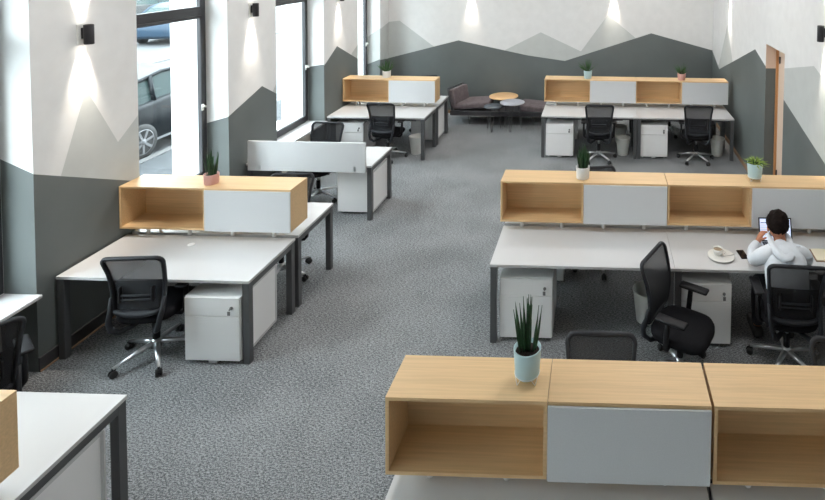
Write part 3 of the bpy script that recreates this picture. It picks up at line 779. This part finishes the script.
for j in range(5):
    for i in range(13): kb.box(-.145+i*.0225, -.126+i*.0225, -.115+j*.02, -.099+j*.02, .0162, .0178, 'plastic_black')
kb.build('keyboard', lp)
Tm = Matrix.Translation((0, 0, .014)) @ Matrix.Rotation(-.28, 4, 'X')
MB().rbox(-.165, .165, 0, .008, 0, .222, .0035, 'plastic_black', T=Tm, smooth=False).build('lid', lp)
sr = MB().box(-.152, .152, -.0006, -.0001, .012, .210, 'screen_glow', T=Tm).build('screen', lp)
tb = MB().box(-.145, .02, -.0012, -.0008, .170, .176, 'car_blue', T=Tm)
for k in range(6): tb.box(-.145, -.03-.02*(k % 3), -.0012, -.0008, .06+k*.016, .064+k*.016, 'table_grey', T=Tm)
tb.build('page_content', lp)
tag(lp, 'open laptop with lit screen in front of the man', 'laptop')
nb = thing('notebook', (2.245, 5.18, DH), -.08)
MB().rbox(-.165, .165, -.11, .11, 0, .004, .0015, 'leather_brown', smooth=False).build('cover', nb)
pg = MB()
for s in (-1, 1):
    pr_ = [(0, .0045), (s*.155, .0045), (s*.155, .011), (s*.10, .016), (s*.03, .017), (0, .010)]
    pg.prism(pr_, 'y', -.103, .103, 'paper')
pg.build('pages', nb)
tag(nb, 'open notebook with brown cover right of the man', 'notebook')
bx = MB(); bx.rbox(1.72, 1.84, 10.62, 10.70, DH, DH+.05, .012, 'car_blue')
tag(bx.build('tissue_pack'), 'small blue packet behind the feet of the far right cabinets', 'packet')

# ------------------------------------------------------------------ lounge corner
lb = thing('lounge_bench', (-3.10, 11.30, 0))
MB().rbox(0, 2.05, 0, .62, .20, .30, .01, 'frame_dark', smooth=False).build('bench_frame', lb)
for x in (.40, 1.75, .78):
    for y in (.06, .56):
        MB().tube([(x-.03, y, .20), (x, y, .004), (x+.03, y, .20)], .007, 'frame_dark', n=8).build('leg', lb)
def cushion(x0, x1, y0, y1, z0, z1, T=None, puff=.02):
    m_ = MB(); m_.rbox(x0, x1, y0, y1, z0, z1, .04, 'fabric_brown', 4, T); return m_
T1 = Matrix.Translation((.05, 0, .305)) @ Matrix.Rotation(math.radians(-4), 4, 'Y')
cushion(0, .78, .02, .60, .0, .13, T1).build('seat_cushion', lb)
T2 = Matrix.Translation((-.10, .03, .36)) @ Matrix.Rotation(math.radians(0), 4, 'Z') @ Matrix.Rotation(math.radians(-14), 4, 'Y')
T2 = Matrix.Translation((.04, 0, .38)) @ Matrix.Rotation(math.radians(-18), 4, 'Z') @ Matrix.Rotation(math.radians(-10), 4, 'Y')
cushion(-.05, .08, .03, .60, -.05, .36, T2).build('back_cushion', lb)
bf = MB()
for y, dx_ in ((.04, -.06), (.58, .12)): bf.tube([(.10+dx_, y, .28), (.04+dx_, y, .52), (dx_, y, .77)], .014, 'frame_dark', n=8)
bf.tube([(-.06, .04, .75), (.12, .58, .75)], .014, 'frame_dark', n=8); bf.build('back_frame', lb)
T3 = Matrix.Translation((1.45, 0, .305)) @ Matrix.Rotation(math.radians(5), 4, 'Y')
cushion(0, .58, .02, .60, .0, .13, T3).build('seat_cushion', lb)
tag(lb, 'low black lounge bench with grey-brown cushions against the back wall', 'bench')
def round_table(name, loc, r, h, mt, lab, n=3):
    t = thing(name, loc)
    MB().lathe([(0, h-.02), (r-.01, h-.02), (r, h-.014), (r, h-.003), (r-.004, h), (0, h)], mt, 48).build('table_top', t)
    for k in range(n):
        a = 2*PI*k/n+.5; c_, s_ = math.cos(a), math.sin(a); o1 = Vector((c_, s_, 0)); tn = Vector((-s_, c_, 0))
        MB().tube([o1*r*.55+tn*.05+Vector((0, 0, h-.021)), o1*r*.80+tn*.008+Vector((0, 0, .012)), o1*r*.80+Vector((0, 0, .006)), o1*r*.80-tn*.008+Vector((0, 0, .012)), o1*r*.55-tn*.05+Vector((0, 0, h-.021))], .0055, 'frame_dark', n=6).build('leg', t)
    tag(t, lab, 'side table', 'round tables by the lounge bench')
round_table('side_table', (-1.755, 11.08, 0), .25, .57, 'table_grey', 'round pale grey side table with hairpin legs in front of the bench')
round_table('side_table', (-2.06, 11.82, 0), .315, .50, 'table_wood', 'round wooden side table, tallest, beside the back wall', 3)
round_table('side_table', (-2.13, 11.02, 0), .195, .50, 'table_dark', 'small round dark side table next to the pale one')

# ------------------------------------------------------------------ the man at the laptop
def skinned(name, chains, mt, parent, sub=2, extra=None):
    """chains: lists of (key, xyz, radius or (rx, ry)); same key = same vertex"""
    idx = {}; vs = []; rs = []; es = []
    for ch in chains:
        prev = None
        for key, p, r in ch:
            if key not in idx: idx[key] = len(vs); vs.append(p); rs.append(r if isinstance(r, tuple) else (r, r))
            i = idx[key]
            if prev is not None: es.append((prev, i))
            prev = i
    me = bpy.data.meshes.new(name); me.from_pydata(vs, es, []); o = bpy.data.objects.new(name, me); C.objects.link(o); o.parent = parent
    sk = o.modifiers.new('skin', 'SKIN'); sk.use_smooth_shade = True
    if not me.skin_vertices: 
        bpy.context.view_layer.update()
    sv = me.skin_vertices[0].data if me.skin_vertices else None
    if sv is None:
        bpy.context.view_layer.objects.active = o; bpy.ops.mesh.customdata_skin_add(); sv = me.skin_vertices[0].data
    for i, r in enumerate(rs): sv[i].radius = r
    sv[0].use_root = True
    s = o.modifiers.new('sub', 'SUBSURF'); s.levels = sub; s.render_levels = sub
    dg = bpy.context.evaluated_depsgraph_get(); bpy.context.view_layer.update(); dg.update()
    nm = bpy.data.meshes.new_from_object(o.evaluated_get(dg)); o.modifiers.clear(); o.data = nm
    nm.materials.clear(); nm.materials.append(MATS[mt])
    for p in nm.polygons: p.use_smooth = True
    return o
def ell(mb, c, r, mt, T=None, n=20, m_=14, f=None):
    prof = []; vs = []; fs = []
    for j in range(m_+1):
        th = PI*j/m_
        for i in range(n):
            a = 2*PI*i/n; p = Vector((math.sin(th)*math.cos(a), math.sin(th)*math.sin(a), math.cos(th)))
            if f: p = f(p)
            vs.append(Vector((c[0]+r[0]*p.x, c[1]+r[1]*p.y, c[2]+r[2]*p.z)))
    for j in range(m_):
        for i in range(n): fs.append((j*n+i, j*n+(i+1) % n, (j+1)*n+(i+1) % n, (j+1)*n+i))
    mb.add(vs, fs, mt, True, T)
man = thing('person', (1.69, 4.70, 0))
# joints, local to (1.69, 4.70)
pel = (0, .0, .585); bel = (0, .05, .70); che = (0, .135, .86); nkb = (-.005, .225, .985); nk = (-.01, .25, 1.02); hd0 = (-.015, .275, 1.06)
shL, elL, wrL = (-.175, .15, .93), (-.245, .28, .795), (-.155, .42, .91)
shR, elR, wrR = (.190, .18, .925), (.255, .31, .785), (.135, .475, .785)
def hand_chains(pref, wr, d, palmn, side, curl):
    """d: direction of the fingers, side: direction to the thumb, palmn: palm normal"""
    wr, d, s, pn = Vector(wr), Vector(d).normalized(), Vector(side).normalized(), Vector(palmn).normalized()
    pc = wr+d*.045; out = [[(pref+'w', tuple(wr), .024), (pref+'p', tuple(pc), (.034, .016))]]
    for k, L in enumerate((.068, .076, .072, .056)):
        off = s*(.027-.018*k); b0 = wr+d*.078+off; p1 = b0+(d*math.cos(curl*.4)+pn*math.sin(curl*.4))*L*.45; p2 = p1+(d*math.cos(curl)+pn*math.sin(curl))*L*.32; p3 = p2+(d*math.cos(curl*1.6)+pn*math.sin(curl*1.6))*L*.25
        out.append([(pref+'p', None, None), (pref+'k%d' % k, tuple(b0), .0095), (pref+'a%d' % k, tuple(p1), .0088), (pref+'b%d' % k, tuple(p2), .008), (pref+'c%d' % k, tuple(p3), .007)])
    t0 = wr+d*.025+s*.022; t1 = t0+(d*.6+s*.7+pn*.3).normalized()*.035; t2 = t1+(d*.85+s*.3+pn*.4).normalized()*.028
    out.append([(pref+'p', None, None), (pref+'t0', tuple(t0), .012), (pref+'t1', tuple(t1), .0105), (pref+'t2', tuple(t2), .0085)])
    return out
HL = hand_chains('L', wrL, (.45, .35, .62), (.5, .1, -.5), (.3, -.8, .2), 1.0)
HR = hand_chains('R', wrR, (-.3, .9, -.05), (0, 0, -1), (-.9, -.3, 0), .45)
body_ch = [
    [('pel', pel, (.165, .12)), ('bel', bel, (.185, .125)), ('che', che, (.20, .13)), ('upb', (0, .175, .94), (.165, .085)), ('nkb', nkb, (.075, .06)), ('nk', nk, .055), ('hd0', hd0, .058), ('hd1', (-.015, .285, 1.08), .06)],
    [('che', che, 0), ('cl', (-.09, .165, .96), .06), ('shL', shL, .06), ('eL0', (-.225, .21, .86), .052), ('elL', elL, .04), ('fL', (-.22, .37, .855), .04), ('Lw', wrL, .026)],
    [('che', che, 0), ('cr', (.09, .17, .96), .06), ('shR', shR, .06), ('eR0', (.235, .23, .855), .052), ('elR', elR, .04), ('fR', (.19, .40, .78), .036), ('Rw', wrR, .026)],
    [('pel', pel, 0), ('hpL', (-.10, .07, .56), .085), ('knL', (-.13, .43, .555), .06), ('cvL', (-.14, .45, .34), .05), ('anL', (-.14, .42, .09), .035), ('ftL', (-.15, .54, .045), .035)],
    [('pel', pel, 0), ('hpR', (.10, .07, .56), .085), ('knR', (.13, .43, .555), .06), ('cvR', (.14, .45, .34), .05), ('anR', (.14, .42, .09), .035), ('ftR', (.15, .54, .045), .035)]]
fill = {}
def fix(chs):
    for ch in chs:
        for k, p, r in ch:
            if p is not None and k not in fill: fill[k] = (p, r)
    return [[(k, fill[k][0], fill[k][1]) for k, p, r in ch] for ch in chs]
body = skinned('body', fix(body_ch+HL+HR), 'skin', man)
# head: skull, face, nose, ears, joined into the body
hm = MB(); hc = (-.02, .295, 1.12)
def skull(p):
    q = p.copy()
    if q.z < 0: q.x *= 1-.28*(-q.z); q.y = q.y*(1-.12*(-q.z))+.06*(-q.z)
    return q
ell(hm, hc, (.084, .102, .122), 'skin', f=skull)
ell(hm, (hc[0], hc[1]+.100, hc[2]-.022), (.014, .022, .026), 'skin', n=10, m_=8)
for s in (-1, 1):
    ell(hm, (hc[0]+s*.086, hc[1]-.005, hc[2]-.018), (.011, .020, .033), 'skin', n=10, m_=8)
    ell(hm, (hc[0]+s*.032, hc[1]+.088, hc[2]+.004), (.013, .010, .009), 'china', n=10, m_=8)
    ell(hm, (hc[0]+s*.032, hc[1]+.096, hc[2]+.004), (.005, .004, .005), 'hair', n=8, m_=6)
ell(hm, (hc[0], hc[1]+.088, hc[2]-.065), (.024, .010, .007), 'coffee', n=10, m_=6)
ho = hm.build('head_tmp'); bm = bmesh.new(); bm.from_mesh(body.data); me2 = ho.data
for mt_ in me2.materials:
    if mt_.name not in [x.name for x in body.data.materials]: body.data.materials.append(mt_)
remap = {i: [x.name for x in body.data.materials].index(mt_.name) for i, mt_ in enumerate(me2.materials)}
for p in me2.polygons: p.material_index = remap[p.material_index] if False else p.material_index
b2 = bmesh.new(); b2.from_mesh(me2)
vm = [bm.verts.new(v.co) for v in b2.verts]; b2.verts.index_update()
for f in b2.faces:
    nf = bm.faces.new([vm[v.index] for v in f.verts]); nf.smooth = True; nf.material_index = remap[f.material_index]
bm.to_mesh(body.data); bm.free(); b2.free(); bpy.data.objects.remove(ho)
# hair cap with volume on top, short at the nape
hr = MB()
def hairf(p):
    q = p.copy(); s = 1+.05*math.sin(9*q.x+3*q.z)*math.cos(7*q.y)
    if q.z > .2: s *= 1+.10*q.z
    if q.z < -.35: q = Vector((q.x*.93, q.y*.97, q.z*.80))
    if q.y > .45: q.y = .45+(q.y-.45)*(.9 if q.z > .25 else -.9)
    return q*s
ell(hr, (hc[0], hc[1]-.012, hc[2]+.030), (.100, .112, .114), 'hair', n=44, m_=32, f=hairf)
ho_ = hr.build('hair', man, sub=1)
tx = bpy.data.textures.new('hair_clumps', 'CLOUDS'); tx.noise_scale = .022
dm = ho_.modifiers.new('clumps', 'DISPLACE'); dm.texture = tx; dm.strength = .016; dm.mid_level = .5
# hoodie
g = .016
def grow(chs, keep):
    out = []
    for ch in chs:
        c2 = [(k, fill[k][0], tuple((x+g*keep.get(k, 1)) for x in (fill[k][1] if isinstance(fill[k][1], tuple) else (fill[k][1],)*2))) for k, p, r in ch if k in keep]
        if len(c2) > 1: out.append(c2)
    return out
keep = dict(pel=1.1, bel=1.5, che=1.3, upb=1, nkb=.9, cl=1.2, shL=1.2, eL0=1.1, elL=1.2, fL=1, cr=1.2, shR=1.2, eR0=1.1, elR=1.2, fR=1, Lw=.7, Rw=.7)
hoodie = skinned('hoodie', grow(body_ch[:3], keep), 'hoodie', man)
# the hood hanging behind the neck, with folds
hd = MB(); n, mm = 36, 12; vs = []; fs = []
for i in range(n):
    a = 2*PI*i/n; bk_ = max(0, -math.sin(a))**1.3                 # 1 at the back of the neck
    cx, cy = .088*math.cos(a), .080*math.sin(a)-.015-.085*bk_
    rz_ = .019+.022*bk_+.006*math.sin(5*a); rr_ = .02+.055*bk_
    for j in range(mm):
        q = 2*PI*j/mm; fold = 1+.12*math.sin(3*q+4*a)
        vs.append((hc[0]+cx+rr_*fold*math.cos(q)*math.cos(a), hc[1]-.035+cy+rr_*fold*math.cos(q)*math.sin(a), 1.045-.095*bk_+rz_*fold*math.sin(q)))
for i in range(n):
    for j in range(mm): fs.append((i*mm+j, i*mm+(j+1) % mm, ((i+1) % n)*mm+(j+1) % mm, ((i+1) % n)*mm+j))
hd.add(vs, fs, 'hoodie', True)
ell(hd, (0, 0, 0), (.118, .080, .036), 'hoodie', T=Matrix.Translation((hc[0], .150, .985)) @ Matrix.Rotation(.75, 4, 'X'), f=lambda p: p*(1+.10*math.sin(5*p.x+2*p.y)))
hd.build('hood', man)
keep2 = dict(pel=.8, hpL=1, knL=1, cvL=1, anL=1, hpR=1, knR=1, cvR=1, anR=1)
skinned('trousers', grow(body_ch[3:], keep2), 'trousers', man)
for s in (-1, 1):
    MB().rbox(s*.145-.05, s*.145+.05, .35, .64, .004, .095, .035, 'shoe', 4).build('shoe', man)
tag(man, 'man in white hoodie seated at a laptop, seen from behind, hand at his face', 'person')
